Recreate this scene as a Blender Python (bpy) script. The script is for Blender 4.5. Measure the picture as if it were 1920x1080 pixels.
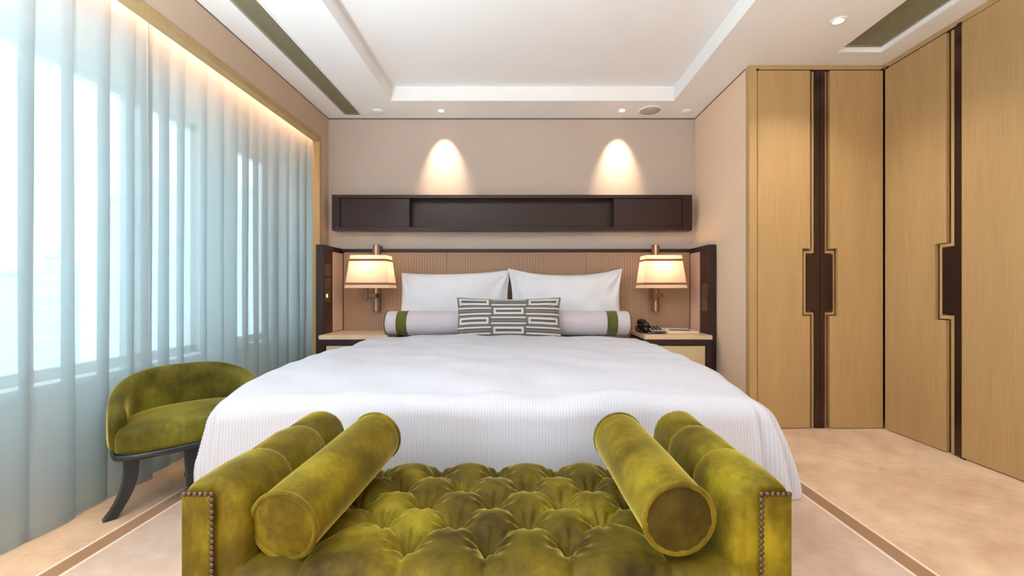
import bpy, bmesh, math, random
from mathutils import Vector, Matrix, noise
random.seed(7)
for o in list(bpy.data.objects): bpy.data.objects.remove(o)
SC = bpy.context.scene
COL = SC.collection
PI = math.pi

# ---------------------------------------------------------------- camera
cd = bpy.data.cameras.new('camera'); cam = bpy.data.objects.new('camera', cd); COL.objects.link(cam)
cam.location = (0, 0, 1.0); cam.rotation_euler = (PI/2, 0, 0)
cd.sensor_width = 36; cd.lens = 15.0; cd.shift_x = -16/1920; cd.shift_y = 3/1920
cd.clip_start = 0.05; cd.clip_end = 600
SC.camera = cam
# ---------------------------------------------------------------- colour management
SC.view_settings.view_transform = 'Standard'; SC.view_settings.look = 'None'
SC.view_settings.gamma = 1; SC.view_settings.use_curve_mapping = False
SC.view_settings.exposure = 0.40
# ---------------------------------------------------------------- hazy daylight sky
SKY_STRENGTH = 3.1
w = bpy.data.worlds.new('sky'); SC.world = w; w.use_nodes = True
bg = w.node_tree.nodes['Background']; bg.inputs[0].default_value = (0.80, 0.93, 1.0, 1); bg.inputs[1].default_value = SKY_STRENGTH

def light(name, kind, loc, energy, color, **kw):
    d = bpy.data.lights.new(name, kind); d.energy = energy; d.color = color
    rot = kw.pop('rot', (0, 0, 0))
    for k, v in kw.items(): setattr(d, k, v)
    o = bpy.data.objects.new(name, d); COL.objects.link(o); o.location = loc; o.rotation_euler = rot
    return o
WARM = (1.0, 0.74, 0.50); LAMPC = (1.0, 0.60, 0.32); NEUT = (1.0, 0.93, 0.86)
UPFILLC = (0.72, 0.88, 1.0)
P_WALL = 62
P_SPOT = 38
P_FILL = 205
P_BED = 23
P_COVE = 17
# daylight portal on the window plane (guides sampling of the sky, gives no light itself)
pt = light('window_portal', 'AREA', (-2.36, 0.7, 1.37), 1, (1, 1, 1), shape='RECTANGLE', size=1.7, size_y=6.8, rot=(0, -PI/2, 0))
pt.data.cycles.is_portal = True
def warm_spot(x, y, e, size=110, blend=1.0, rot=(0, 0, 0), col=NEUT, r=0.03, z=2.60):
    return light('downlight_beam', 'SPOT', (x, y, z), e, col, spot_size=math.radians(size), spot_blend=blend, shadow_soft_size=r, rot=rot)
for x in (-0.715, 0.912): warm_spot(x, 3.83, P_WALL, 52, 0.95, (math.radians(22), 0, 0), WARM, 0.02)
warm_spot(1.904, 2.556, P_SPOT, 120, 0.9)
FILL_SPOTS = ((-1.2, -0.7), (-1.0, -2.0), (0.4, -2.0), (1.9, -2.0))  # unseen downlights added behind the viewer as fill
for x, y in FILL_SPOTS: warm_spot(x, y, P_FILL)
FILL_UPLIGHTS = ((-1.35, 0.35), (1.7, 0.1))  # uplighters added out of view to brighten ceiling and room
P_UPFILL = 150
for x, y in FILL_UPLIGHTS: light('fill_uplight_beam', 'SPOT', (x, y, 1.62), P_UPFILL*(2.3 if x < 0 else 0.55), UPFILLC, shadow_soft_size=0.08, spot_size=math.radians(176), spot_blend=0.7, rot=(PI, 0, 0))

# ---------------------------------------------------------------- mesh helpers
def bx(bm, x0, x1, y0, y1, z0, z1):
    vs = [bm.verts.new(p) for p in ((x0,y0,z0),(x1,y0,z0),(x1,y1,z0),(x0,y1,z0),(x0,y0,z1),(x1,y0,z1),(x1,y1,z1),(x0,y1,z1))]
    for f in ((3,2,1,0),(4,5,6,7),(0,1,5,4),(1,2,6,5),(2,3,7,6),(3,0,4,7)): bm.faces.new([vs[i] for i in f])
    return vs
def box(*a):
    bm = bmesh.new(); bx(bm, *a); return bm
def bev(bm, w=0.004, seg=2):
    bmesh.ops.bevel(bm, geom=list(bm.edges), offset=w, segments=seg, affect='EDGES', profile=0.5, clamp_overlap=True)
    return bm
def bbox(x0, x1, y0, y1, z0, z1, w=0.004, seg=2): return bev(box(x0, x1, y0, y1, z0, z1), w, seg)
def loft(rings, closed=True, cap0=True, cap1=True, bm=None):
    bm = bm or bmesh.new()
    R = [[bm.verts.new(p) for p in r] for r in rings]
    n = len(R[0])
    for a, b in zip(R, R[1:]):
        for i in range(n if closed else n-1):
            j = (i+1) % n
            bm.faces.new((a[i], a[j], b[j], b[i]))
    if closed and cap0: bm.faces.new(list(reversed(R[0])))
    if closed and cap1: bm.faces.new(R[-1])
    return bm
def grid(f, nu, nv):
    bm = bmesh.new()
    V = [[bm.verts.new(f(i/(nu-1), j/(nv-1))) for i in range(nu)] for j in range(nv)]
    for j in range(nv-1):
        for i in range(nu-1): bm.faces.new((V[j][i], V[j][i+1], V[j+1][i+1], V[j+1][i]))
    return bm
def frame_of(d):
    d = Vector(d).normalized(); u = Vector((0,0,1)).cross(d)
    if u.length < 1e-4: u = Vector((1,0,0))
    u.normalize(); return d, u, d.cross(u)
def tube(pts, r, n=8, closed=False, bm=None):
    pts = [Vector(p) for p in pts]; rings = []; N = len(pts)
    for i, p in enumerate(pts):
        if closed: d = pts[(i+1) % N] - pts[i-1]
        else: d = pts[min(i+1, N-1)] - pts[max(i-1, 0)]
        d, u, v = frame_of(d); rr = r[i] if isinstance(r, (list, tuple)) else r
        rings.append([p + rr*(math.cos(2*PI*k/n)*u + math.sin(2*PI*k/n)*v) for k in range(n)])
    if closed:
        rings.append(rings[0]); b = loft(rings, cap0=False, cap1=False, bm=bm)
        bmesh.ops.remove_doubles(b, verts=b.verts, dist=1e-6); return b
    return loft(rings, bm=bm)
def cyl(c, d, r, h, n=24, r2=None, bm=None):
    """cylinder from point c along d with length h"""
    d, u, v = frame_of(d); c = Vector(c); r2 = r if r2 is None else r2
    ring = lambda p, q: [p + q*(math.cos(2*PI*k/n)*u + math.sin(2*PI*k/n)*v) for k in range(n)]
    return loft([ring(c, r), ring(c + d*h, r2)], bm=bm)
def lathe(c, d, prof, n=32, bm=None):
    """prof: list of (distance along d, radius)"""
    d, u, v = frame_of(d); c = Vector(c)
    rings = [[c + d*h + max(r, 1e-4)*(math.cos(2*PI*k/n)*u + math.sin(2*PI*k/n)*v) for k in range(n)] for h, r in prof]
    return loft(rings, bm=bm)
def prism(poly, f0, f1, bm=None):
    """poly: list of 2D points; f0 / f1 map (a, b) to 3D near and far faces"""
    bm = bm or bmesh.new()
    A = [bm.verts.new(f0(*p)) for p in poly]; B = [bm.verts.new(f1(*p)) for p in poly]
    n = len(poly)
    bm.faces.new(A); bm.faces.new(list(reversed(B)))
    for i in range(n): bm.faces.new((A[i], B[i], B[(i+1) % n], A[(i+1) % n]))
    bmesh.ops.recalc_face_normals(bm, faces=bm.faces)
    return bm
def join(*bms):
    out = bms[0]
    for b in bms[1:]:
        me = bpy.data.meshes.new('t'); b.to_mesh(me); b.free(); out.from_mesh(me); bpy.data.meshes.remove(me)
    return out

WL = {}
def tag(o, label=None, cat=None, group=None, kind=None):
    if label: o['label'] = label
    if cat: o['category'] = cat
    if group: o['group'] = group
    if kind: o['kind'] = kind
    return o
def thing(name, label, cat, loc, group=None):
    o = bpy.data.objects.new(name, None); COL.objects.link(o); o.location = loc; o.empty_display_size = 0.05
    WL[o] = Vector(loc); return tag(o, label, cat, group)
def obj(name, bm, mat, parent=None, smooth=False, sub=0, keep=False):
    """verts are given in world space"""
    if parent is not None: L = WL[parent]
    elif keep: L = Vector((0, 0, 0))
    else:
        xs = [v.co for v in bm.verts]
        L = Vector(((min(v.x for v in xs)+max(v.x for v in xs))/2, (min(v.y for v in xs)+max(v.y for v in xs))/2, min(v.z for v in xs)))
    bmesh.ops.translate(bm, verts=bm.verts, vec=-L)
    bmesh.ops.recalc_face_normals(bm, faces=bm.faces)
    me = bpy.data.meshes.new(name); bm.to_mesh(me); bm.free()
    if smooth:
        for p in me.polygons: p.use_smooth = True
    me.materials.append(mat)
    o = bpy.data.objects.new(name, me); COL.objects.link(o)
    if parent is not None: o.parent = parent
    else: o.location = L
    WL[o] = L
    if smooth == 'auto':
        m = o.modifiers.new('n', 'WEIGHTED_NORMAL')
    if sub:
        m = o.modifiers.new('s', 'SUBSURF'); m.levels = sub; m.render_levels = sub
    return o
def struct(name, bm, mat, parent=None, **k):
    o = obj(name, bm, mat, parent, keep=True, **k)
    if parent is None: o['kind'] = 'structure'
    return o
def dup(root, delta, **tags):
    r = root.copy(); COL.objects.link(r); r.location = Vector(root.location) + Vector(delta); WL[r] = Vector(r.location)
    for k, v in tags.items(): r[k] = v
    for ch in [c for c in root.children]:
        c = ch.copy(); COL.objects.link(c); c.parent = r
        for g in [q for q in ch.children]:
            e = g.copy(); COL.objects.link(e); e.parent = c
    return r

# ---------------------------------------------------------------- materials
class NT:
    def __init__(s, name):
        s.m = bpy.data.materials.new(name); s.m.use_nodes = True; s.t = s.m.node_tree; s.b = s.t.nodes['Principled BSDF']
        s.out = s.t.nodes['Material Output']
    def n(s, t, **kw):
        x = s.t.nodes.new(t)
        for k, v in kw.items():
            if k.startswith('i_'): x.inputs[k[2:].replace('_', ' ')].default_value = v
            else: setattr(x, k, v)
        return x
    def l(s, a, b): s.t.links.new(a, b)
    def coord(s, kind='Object', scale=(1, 1, 1)):
        c = s.n('ShaderNodeTexCoord'); m = s.n('ShaderNodeMapping'); m.inputs['Scale'].default_value = scale
        s.l(c.outputs[kind], m.inputs[0]); return m.outputs[0]
    def noise(s, vec, scale, detail=4, rough=0.5):
        x = s.n('ShaderNodeTexNoise'); x.inputs['Scale'].default_value = scale; x.inputs['Detail'].default_value = detail
        x.inputs['Roughness'].default_value = rough; s.l(vec, x.inputs['Vector']); return x.outputs['Fac']
    def ramp(s, fac, stops, interp='LINEAR'):
        r = s.n('ShaderNodeValToRGB'); r.color_ramp.interpolation = interp
        e = r.color_ramp.elements
        while len(e) < len(stops): e.new(0.5)
        for q, (p, c) in zip(e, stops): q.position = p; q.color = (*c, 1)
        s.l(fac, r.inputs[0]); return r.outputs[0]
    def bump(s, h, strength, dist):
        b = s.n('ShaderNodeBump'); b.inputs['Strength'].default_value = strength; b.inputs['Distance'].default_value = dist
        s.l(h, b.inputs['Height']); s.l(b.outputs[0], s.b.inputs['Normal']); return b
    def math(s, op, a, b=None, c=None):
        x = s.n('ShaderNodeMath', operation=op)
        for i, v in enumerate((a, b, c)):
            if v is None: continue
            if isinstance(v, (int, float)): x.inputs[i].default_value = v
            else: s.l(v, x.inputs[i])
        return x.outputs[0]
    def base(s, col, rough=0.5, **kw):
        if isinstance(col, tuple): s.b.inputs['Base Color'].default_value = (*col, 1)
        else: s.l(col, s.b.inputs['Base Color'])
        s.b.inputs['Roughness'].default_value = rough
        for k, v in kw.items(): s.b.inputs[k].default_value = v
        return s
def srgb(r, g, b):
    f = lambda c: ((c/255+0.055)/1.055)**2.4 if c > 10 else c/255/12.92
    return (f(r), f(g), f(b))
def sc(c, k): return tuple(min(1, x*k) for x in c)

def m_plain(name, col, rough=0.5, nz=0.06, nscale=40, bump=0.0, **kw):
    t = NT(name); v = t.coord(); f = t.noise(v, nscale)
    t.base(t.ramp(f, [(0.3, sc(col, 1-nz)), (0.7, sc(col, 1+nz))]), rough, **kw)
    if bump: t.bump(t.noise(v, nscale*6), bump, 0.002)
    return t.m
def m_wallpaper(name, col):
    t = NT(name); v = t.coord(scale=(60, 60, 1.5)); f = t.noise(v, 6, 3)
    t.base(t.ramp(f, [(0.3, sc(col, 0.96)), (0.7, sc(col, 1.04))]), 0.75)
    v2 = t.coord(scale=(1, 1, 0.15)); t.bump(t.noise(v2, 700, 2), 0.15, 0.001); return t.m
def m_veneer(name, col, rough=0.42):
    t = NT(name); v = t.coord(scale=(1, 1, 0.02)); f = t.noise(v, 170, 5, 0.65)
    v2 = t.coord(scale=(1, 1, 0.08)); g = t.noise(v2, 9, 2)
    f = t.math('ADD', t.math('MULTIPLY', f, 0.7), t.math('MULTIPLY', g, 0.3))
    t.base(t.ramp(f, [(0.32, sc(col, 0.84)), (0.66, sc(col, 1.12))]), rough)
    t.bump(f, 0.05, 0.001); return t.m
def m_wood(name, col, rough=0.3, axis=(0.06, 1, 1)):
    t = NT(name); v = t.coord(scale=axis); f = t.noise(v, 60, 5, 0.6)
    t.base(t.ramp(f, [(0.3, sc(col, 0.75)), (0.7, sc(col, 1.3))]), rough); t.bump(f, 0.04, 0.001); t.b.inputs['Specular IOR Level'].default_value = 0.28
    return t.m
def m_velvet(name, dark, mid, lite, seed=0.0):
    t = NT(name); c = t.n('ShaderNodeTexCoord'); m = t.n('ShaderNodeMapping'); m.inputs['Location'].default_value = (seed, seed*2, seed*3)
    t.l(c.outputs['Object'], m.inputs[0]); v = m.outputs[0]
    f = t.noise(v, 9, 5, 0.62); g = t.noise(v, 3.2, 3, 0.5)
    s2 = t.n('ShaderNodeMapping'); s2.inputs['Scale'].default_value = (1, 1, 0.25); t.l(v, s2.inputs[0])
    h = t.noise(s2.outputs[0], 60, 3, 0.6)
    k = t.math('ADD', t.math('ADD', t.math('MULTIPLY', f, 0.36), t.math('MULTIPLY', g, 0.52)), t.math('MULTIPLY', h, 0.12))
    t.base(t.ramp(k, [(0.36, dark), (0.5, mid), (0.65, lite)]), 0.62)
    t.b.inputs['Sheen Weight'].default_value = 0.9; t.b.inputs['Sheen Roughness'].default_value = 0.32
    t.b.inputs['Sheen Tint'].default_value = (1.0, 0.82, 0.20, 1)
    t.b.inputs['Specular IOR Level'].default_value = 0.15
    t.bump(t.noise(v, 55, 4, 0.6), 0.12, 0.004); return t.m
def m_fabric(name, col, rough=0.85, scale=900, bump=0.12, sheen=0.2):
    t = NT(name); v = t.coord(); f = t.noise(v, 5, 3)
    t.base(t.ramp(f, [(0.3, sc(col, 0.97)), (0.7, sc(col, 1.02))]), rough)
    t.b.inputs['Sheen Weight'].default_value = sheen
    t.bump(t.noise(v, scale, 2), bump, 0.001); return t.m

M = {}
M['wall'] = m_wallpaper('greige_wallpaper', srgb(196, 180, 168))
M['wall_left'] = m_plain('taupe_paint', srgb(198, 174, 150), 0.8, 0.02, 3)
M['wall_side'] = m_wallpaper('wallpaper_side_lit', srgb(240, 210, 182))  # same paper as the bed wall, light from the left put into its colour
M['ceil'] = m_plain('ceiling_white', srgb(246, 245, 244), 0.85, 0.01, 3)
M['white_paint'] = m_plain('white_paint', srgb(238, 240, 238), 0.5, 0.02, 4)
M['casing'] = m_veneer('golden_oak', srgb(180, 150, 100))
M['veneer'] = m_veneer('anigre_veneer', srgb(186, 152, 103))
M['veneer_d'] = m_veneer('anigre_veneer_recess_shade', srgb(140, 104, 64))  # darker copy of the veneer, shade of the recess put into its colour
M['dark'] = m_wood('wenge_wood', srgb(48, 35, 33), 0.34)
M['dark_v'] = m_wood('wenge_wood_upright', srgb(54, 38, 35), 0.28, (1, 1, 0.06))
M['pull'] = m_plain('brushed_bronze_pull', srgb(86, 69, 65), 0.26, 0.06, 90, Metallic=0.9)
M['niche'] = m_wood('mahogany_shelf', srgb(52, 33, 30), 0.28)
M['ns_top'] = m_veneer('pale_oak_top', srgb(222, 190, 156))
M['drawer'] = m_plain('cream_leather', srgb(206, 184, 140), 0.5, 0.04, 60)
M['shadow'] = m_plain('painted_shadow_brown', srgb(110, 94, 82), 0.8)  # shade line at the ceiling edge, painted as a brown colour
M['gap'] = m_plain('gap_shade_and_hinge_black', (0.012, 0.01, 0.009), 0.7)  # shade of the door gaps as near-black colour; hinges use it too
M['sheet'] = m_fabric('white_cotton', srgb(226, 226, 232), sheen=0.1)
M['bronze'] = m_plain('bronze_metal', srgb(120, 88, 74), 0.3, 0.08, 80, Metallic=0.85)
M['nail'] = m_plain('antique_nail', srgb(96, 76, 60), 0.32, 0.1, 60, Metallic=0.7)
M['black'] = m_plain('black_plastic', (0.012, 0.011, 0.012), 0.22)
M['silver'] = m_plain('key_silver', srgb(200, 186, 160), 0.4)
M['velvet'] = m_velvet('olive_velvet', (0.026, 0.015, 0.001), (0.110, 0.074, 0.002), (0.31, 0.235, 0.010))
M['velvet2'] = m_velvet('olive_velvet_bolster', (0.030, 0.018, 0.001), (0.110, 0.073, 0.002), (0.28, 0.205, 0.010), 3.3)
M['velvet3'] = m_velvet('green_velvet_chair', (0.04, 0.034, 0.004), (0.115, 0.10, 0.010), (0.24, 0.215, 0.026), 6.1)
M['velvet4'] = m_velvet('brown_velvet_cap', (0.022, 0.012, 0.001), (0.05, 0.031, 0.002), (0.11, 0.075, 0.006), 9.0)
M['bolster'] = m_fabric('lilac_grey_linen', srgb(200, 189, 194))
M['green_band'] = m_fabric('olive_green_band', srgb(86, 88, 14))
M['frame_black'] = m_plain('black_lacquer', (0.022, 0.026, 0.03), 0.25)
M['cream'] = m_plain('cream_card', srgb(226, 208, 170), 0.6, 0.02)
M['paper'] = m_plain('white_paper', srgb(240, 236, 228), 0.7, 0.01)
M['vent'] = m_plain('vent_aluminium', srgb(168, 158, 128), 0.5, 0.04, 40)
M['vent_dark'] = m_plain('vent_shade_black', (0.03, 0.03, 0.018), 0.9)  # near-black sheet colour standing in for shade inside the duct
M['grille'] = m_plain('speaker_mesh', srgb(190, 178, 164), 0.7, 0.05, 300)
M['tower'] = m_plain('haze_tint_concrete', (0.80, 0.90, 0.93), 0.9, 0.02, 0.1)  # haze painted in as a pale tint
M['tower_d'] = m_plain('haze_tint_glazing', (0.70, 0.82, 0.87), 0.9, 0.02, 0.1)  # glazing tone, also paled to paint in the haze
M['plate'] = m_plain('switch_plate_brown', srgb(96, 70, 54), 0.35)

def m_emit(name, col, s):
    t = NT(name); t.b.inputs['Base Color'].default_value = (0.8, 0.7, 0.5, 1)
    t.b.inputs['Emission Color'].default_value = (*col, 1); t.b.inputs['Emission Strength'].default_value = s; return t.m
M['bulb'] = m_emit('lamp_bulb', (1, 0.72, 0.38), 9)
M['lens'] = m_emit('downlight_lens', (1, 0.86, 0.62), 5)
M['led'] = m_emit('led_strip', (1, 0.70, 0.36), 3)
M['indicator'] = m_emit('amber_light', (1, 0.55, 0.12), 3)

# duvet with a fine woven stripe running down the bed
t = NT('white_stripe_sateen'); v = t.coord()
sx = t.n('ShaderNodeSeparateXYZ'); t.l(v, sx.inputs[0])
st = t.math('SINE', t.math('MULTIPLY', sx.outputs[0], 2*PI/0.0115))
t.base(t.ramp(t.math('MULTIPLY_ADD', st, 0.5, 0.5), [(0.2, srgb(196, 195, 204)), (0.8, srgb(206, 205, 213))]), 0.6, **{'Sheen Weight': 0.15})
t.bump(st, 0.07, 0.0008); M['duvet'] = t.m
# sheer curtain
def m_sheer(name, trans, col, refl):
    t = NT(name); t.t.nodes.remove(t.b)
    tr = t.n('ShaderNodeBsdfTransparent'); tr.inputs[0].default_value = (0.94, 0.985, 1, 1)
    df = t.n('ShaderNodeBsdfDiffuse'); df.inputs[0].default_value = (*refl, 1)
    tl = t.n('ShaderNodeBsdfTranslucent'); tl.inputs[0].default_value = (*col, 1)
    a = t.n('ShaderNodeMixShader'); a.inputs[0].default_value = 0.55; t.l(df.outputs[0], a.inputs[1]); t.l(tl.outputs[0], a.inputs[2])
    v = t.coord(scale=(1, 1, 0.2)); f = t.noise(v, 220, 2)
    fac = t.math('MULTIPLY_ADD', f, 0.04, 1-trans-0.02)
    b = t.n('ShaderNodeMixShader'); t.l(fac, b.inputs[0]); t.l(tr.outputs[0], b.inputs[1]); t.l(a.outputs[0], b.inputs[2])
    t.l(b.outputs[0], t.out.inputs[0]); return t.m
M['sheer'] = m_sheer('sheer_voile', 0.245, (0.21, 0.32, 0.35), (0.78, 0.83, 0.83))
M['hem'] = m_sheer('sheer_hem', 0.16, (0.18, 0.25, 0.27), (0.66, 0.70, 0.70))
# lamp shade
t = NT('lamp_shade_linen'); t.t.nodes.remove(t.b)
df = t.n('ShaderNodeBsdfDiffuse'); df.inputs[0].default_value = (0.86, 0.78, 0.66, 1)
tl = t.n('ShaderNodeBsdfTranslucent'); tl.inputs[0].default_value = (0.92, 0.82, 0.66, 1)
mx = t.n('ShaderNodeMixShader'); mx.inputs[0].default_value = 0.6; t.l(df.outputs[0], mx.inputs[1]); t.l(tl.outputs[0], mx.inputs[2])
t.l(mx.outputs[0], t.out.inputs[0]); M['shade'] = t.m
M['shade_band'] = m_fabric('shade_trim_brown', srgb(150, 84, 62))
# window glass
t = NT('window_glass'); t.t.nodes.remove(t.b)
tr = t.n('ShaderNodeBsdfTransparent'); tr.inputs[0].default_value = (0.96, 0.99, 1, 1); gl = t.n('ShaderNodeBsdfGlossy'); gl.inputs['Roughness'].default_value = 0.02
mx = t.n('ShaderNodeMixShader'); mx.inputs[0].default_value = 0.05; t.l(tr.outputs[0], mx.inputs[1]); t.l(gl.outputs[0], mx.inputs[2])
t.l(mx.outputs[0], t.out.inputs[0]); M['glass'] = t.m
# headboard woven fabric: fine grid
t = NT('headboard_weave'); v = t.coord(); sx = t.n('ShaderNodeSeparateXYZ'); t.l(v, sx.inputs[0])
a = t.math('POWER', t.math('ABSOLUTE', t.math('SINE', t.math('MULTIPLY', sx.outputs[0], PI/0.025))), 0.22)
b = t.math('POWER', t.math('ABSOLUTE', t.math('SINE', t.math('MULTIPLY', sx.outputs[2], PI/0.0125))), 0.4)
k = t.math('MULTIPLY', a, t.math('MULTIPLY_ADD', b, 0.35, 0.65)); nz = t.noise(t.coord(scale=(1, 1, 6)), 120, 2)
k = t.math('ADD', t.math('MULTIPLY', k, 0.8), t.math('MULTIPLY', nz, 0.2))
t.base(t.ramp(k, [(0.3, srgb(116, 88, 70)), (0.85, srgb(168, 134, 108))]), 0.7); t.bump(k, 0.3, 0.002); M['weave'] = t.m
M['wing_pad'] = m_fabric('wing_pad_fabric', srgb(204, 170, 148))
# greek-key cushion: nested rectangles staggered by column, in cushion UV metres
t = NT('meander_cushion'); uv = t.n('ShaderNodeUVMap'); sx = t.n('ShaderNodeSeparateXYZ'); t.l(uv.outputs[0], sx.inputs[0])
U, V = sx.outputs[0], sx.outputs[1]
cw, hh = 0.278, 0.158
ui = t.math('DIVIDE', U, cw); cell = t.math('FLOOR', t.math('ADD', ui, 0.5))
du = t.math('ABSOLUTE', t.math('MULTIPLY', t.math('SUBTRACT', ui, cell), cw))
off = t.math('MULTIPLY', t.math('MODULO', t.math('ABSOLUTE', cell), 2.0), 0.5)
vi = t.math('ADD', t.math('DIVIDE', t.math('SUBTRACT', V, 0.050), hh), off)
dv = t.math('ABSOLUTE', t.math('MULTIPLY', t.math('SUBTRACT', vi, t.math('FLOOR', t.math('ADD', vi, 0.5))), hh))
d = t.math('MAXIMUM', t.math('SUBTRACT', du, 0.092), dv)
d = t.math('DIVIDE', d, hh/2)
DK = srgb(90, 84, 78); LT = srgb(204, 200, 202); TN = srgb(132, 124, 108)
t.base(t.ramp(t.math('MULTIPLY', d, 0.95), [(0.0, DK), (0.12, LT), (0.33, DK), (0.42, TN), (0.48, DK), (0.58, LT), (0.74, DK), (0.90, TN)], 'CONSTANT'), 0.85)
v = t.coord(); t.bump(t.noise(v, 600, 2), 0.2, 0.001); M['meander'] = t.m
# carpet: stripes are woven in at fixed places across the room
t = NT('bedroom_carpet'); v = t.coord(); sx = t.n('ShaderNodeSeparateXYZ'); t.l(v, sx.inputs[0]); X = sx.outputs[0]
Y = sx.outputs[1]
nA = t.noise(v, 2.2, 5, 0.6); nB = t.noise(v, 420, 3, 0.7); nC = t.noise(v, 9, 5, 0.7)
k = t.math('ADD', t.math('ADD', t.math('MULTIPLY', nA, 0.4), t.math('MULTIPLY', nB, 0.3)), t.math('MULTIPLY', nC, 0.3))
inner = t.ramp(k, [(0.38, srgb(200, 162, 136)), (0.62, srgb(240, 208, 184))])
outer = t.ramp(k, [(0.38, srgb(200, 150, 104)), (0.62, srgb(248, 212, 170))])
def inside(lo, hi):   # mask lo<=|x+0.115|<hi
    ax = t.math('ABSOLUTE', t.math('ADD', X, 0.115))
    return t.math('MULTIPLY', t.math('GREATER_THAN', ax, lo), t.math('LESS_THAN', ax, hi))
def mixc(f, a, b):
    m = t.n('ShaderNodeMix', data_type='RGBA'); t.l(f, m.inputs['Factor'])
    for s_, q in ((6, a), (7, b)):
        if isinstance(q, tuple): m.inputs[s_].default_value = (*q, 1)
        else: t.l(q, m.inputs[s_])
    return m.outputs[2]
c = mixc(inside(1.533, 9), inner, outer)
c = mixc(inside(1.487, 1.583), c, srgb(246, 228, 206))
c = mixc(inside(1.501, 1.569), c, srgb(164, 112, 62))
t.base(c, 0.95, **{'Sheen Weight': 0.3}); t.bump(t.math('ADD', nB, t.math('MULTIPLY', nC, 0.6)), 0.5, 0.006); M['carpet'] = t.m

# ================================================================ THE SETTING
XL, XR, YB, H = -1.809, 2.609, 4.02, 2.613
XA, YC = 1.644, 3.065            # alcove side and wardrobe front
struct('floor', grid(lambda u, v: (-2.5+u*5.9, -3+v*7.2, 0), 40, 40), M['carpet'])
struct('wall_back', box(-2.42, XR+0.72, YB, YB+0.1, 0, 2.9), M['wall'])
struct('wall_front', box(-2.5, 3.4, -3.1, -3, 0, 2.9), M['white_paint'])
struct('wall_right', box(XR+0.62, XR+0.72, -3, YB, 0, 2.9), M['wall'])
# left wall: lintel above the opening, return by the bed wall, solid stretch behind the viewer
OZ, OY0, OY1 = 2.344, -2.7, 3.83
bm = box(XL-0.045, XL, OY0, OY1, OZ, 2.9); bx(bm, XL-0.045, XL, OY1, YB, 0, 2.9); bx(bm, XL-0.045, XL, -3, OY0, 0, 2.9)
struct('wall_left', bm, M['wall_left'])
# golden wood casing round the opening
bm = bbox(XL-0.052, XL+0.012, OY0, OY1+0.02, OZ-0.012, OZ+0.028, 0.003)
struct('trim_1', bm, M['casing'])
struct('trim_2', bbox(XL-0.052, XL+0.012, OY1-0.012, OY1+0.028, 0, OZ-0.0125, 0.003), M['casing'])
# outer wall with the windows, behind the curtain
XW = -2.30
SILL, HEAD = 0.56, 2.18
W = [(3.43, 3.93), (0.35, 3.06), (-2.6, -0.02)]  # last window is unseen, added behind the viewer for more daylight
bm = box(XW-0.12, XW, -3, YB, 0, SILL); bx(bm, XW-0.12, XW, -3, YB, HEAD, 2.9)
for a, b in ((3.93, YB), (3.06, 3.43), (-0.02, 0.35), (-3, -2.6)): bx(bm, XW-0.12, XW, a, b, SILL, HEAD)
struct('wall_window', bm, M['white_paint'])
struct('trim_3', box(XW+0.0, XL-0.046, -3, YB, 2.52, 2.6), M['ceil'])          # pocket ceiling
for i, (a, b) in enumerate(W):
    bm = box(XW-0.09, XW-0.03, a, b, HEAD-0.05, HEAD); bx(bm, XW-0.09, XW-0.03, a, b, SILL, SILL+0.05)
    bx(bm, XW-0.09, XW-0.03, a, a+0.05, SILL, HEAD); bx(bm, XW-0.09, XW-0.03, b-0.05, b, SILL, HEAD)
    wo = struct('window_%d' % (i+1), bm, M['white_paint'])
    obj('pane', box(XW-0.066, XW-0.058, a+0.04, b-0.04, SILL+0.04, HEAD-0.04), M['glass'], wo)
    obj('sill', bbox(XW-0.02, XW+0.10, a-0.03, b+0.03, SILL-0.035, SILL, 0.005), M['white_paint'], wo)
    obj('head_moulding', bbox(XW, XW+0.02, a-0.08, b+0.08, HEAD+0.05, HEAD+0.11, 0.005), M['white_paint'], wo)
struct('baseboard_left', bbox(XW, XW+0.02, -3, YB, 0, 0.14, 0.004), M['white_paint'])
# ceiling: dropped ring with two vent slots round a raised middle
RX0, RX1, RY0, RY1, HZ = -1.107, 1.31, -1.6, 3.645, 2.735
VLX0, VLX1, VLY1 = -1.63, -1.456, 3.96
VRX0, VRX1, VRY1 = 2.152, 2.452, 2.90
bm = bmesh.new(); T = 2.9
def cb(x0, x1, y0, y1): bx(bm, x0, x1, y0, y1, H, T)
cb(-1.93, VLX0, -3, YB); cb(VLX0, VLX1, VLY1, YB); cb(VLX0, VLX1, -3, -2.2); cb(VLX1, RX0, -3, YB)
cb(RX0, RX1, RY1, YB); cb(RX0, RX1, -3, RY0)
cb(RX1, VRX0, -3, YB); cb(VRX0, VRX1, VRY1, YB); cb(VRX0, VRX1, -3, 0.2); cb(VRX1, 3.4, -3, YB)
bx(bm, RX0, RX1, RY0, RY1, HZ, T)
struct('ceiling', bm, M['ceil'])
# thin brown strips standing in for the shade line between walls and ceiling
bm = box(XL, XA, YB-0.004, YB, H-0.010, H-0.001)
struct('painted_shade_back', bm, M['shadow'])
struct('painted_shade_left', box(XL, XL+0.003, -3, YB-0.007, H-0.007, H-0.001), M['shadow'])
# alcove side wall between bed wall and wardrobe
struct('wall_alcove', box(XA, XA+0.05, YC+0.052, YB, 0, H), M['wall_side'])
struct('painted_shade_alcove', box(XA-0.003, XA-0.0005, YC+0.052, YB-0.007, H-0.008, H-0.001), M['shadow'])  # brown strip painted as the shade line under the ceiling

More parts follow.
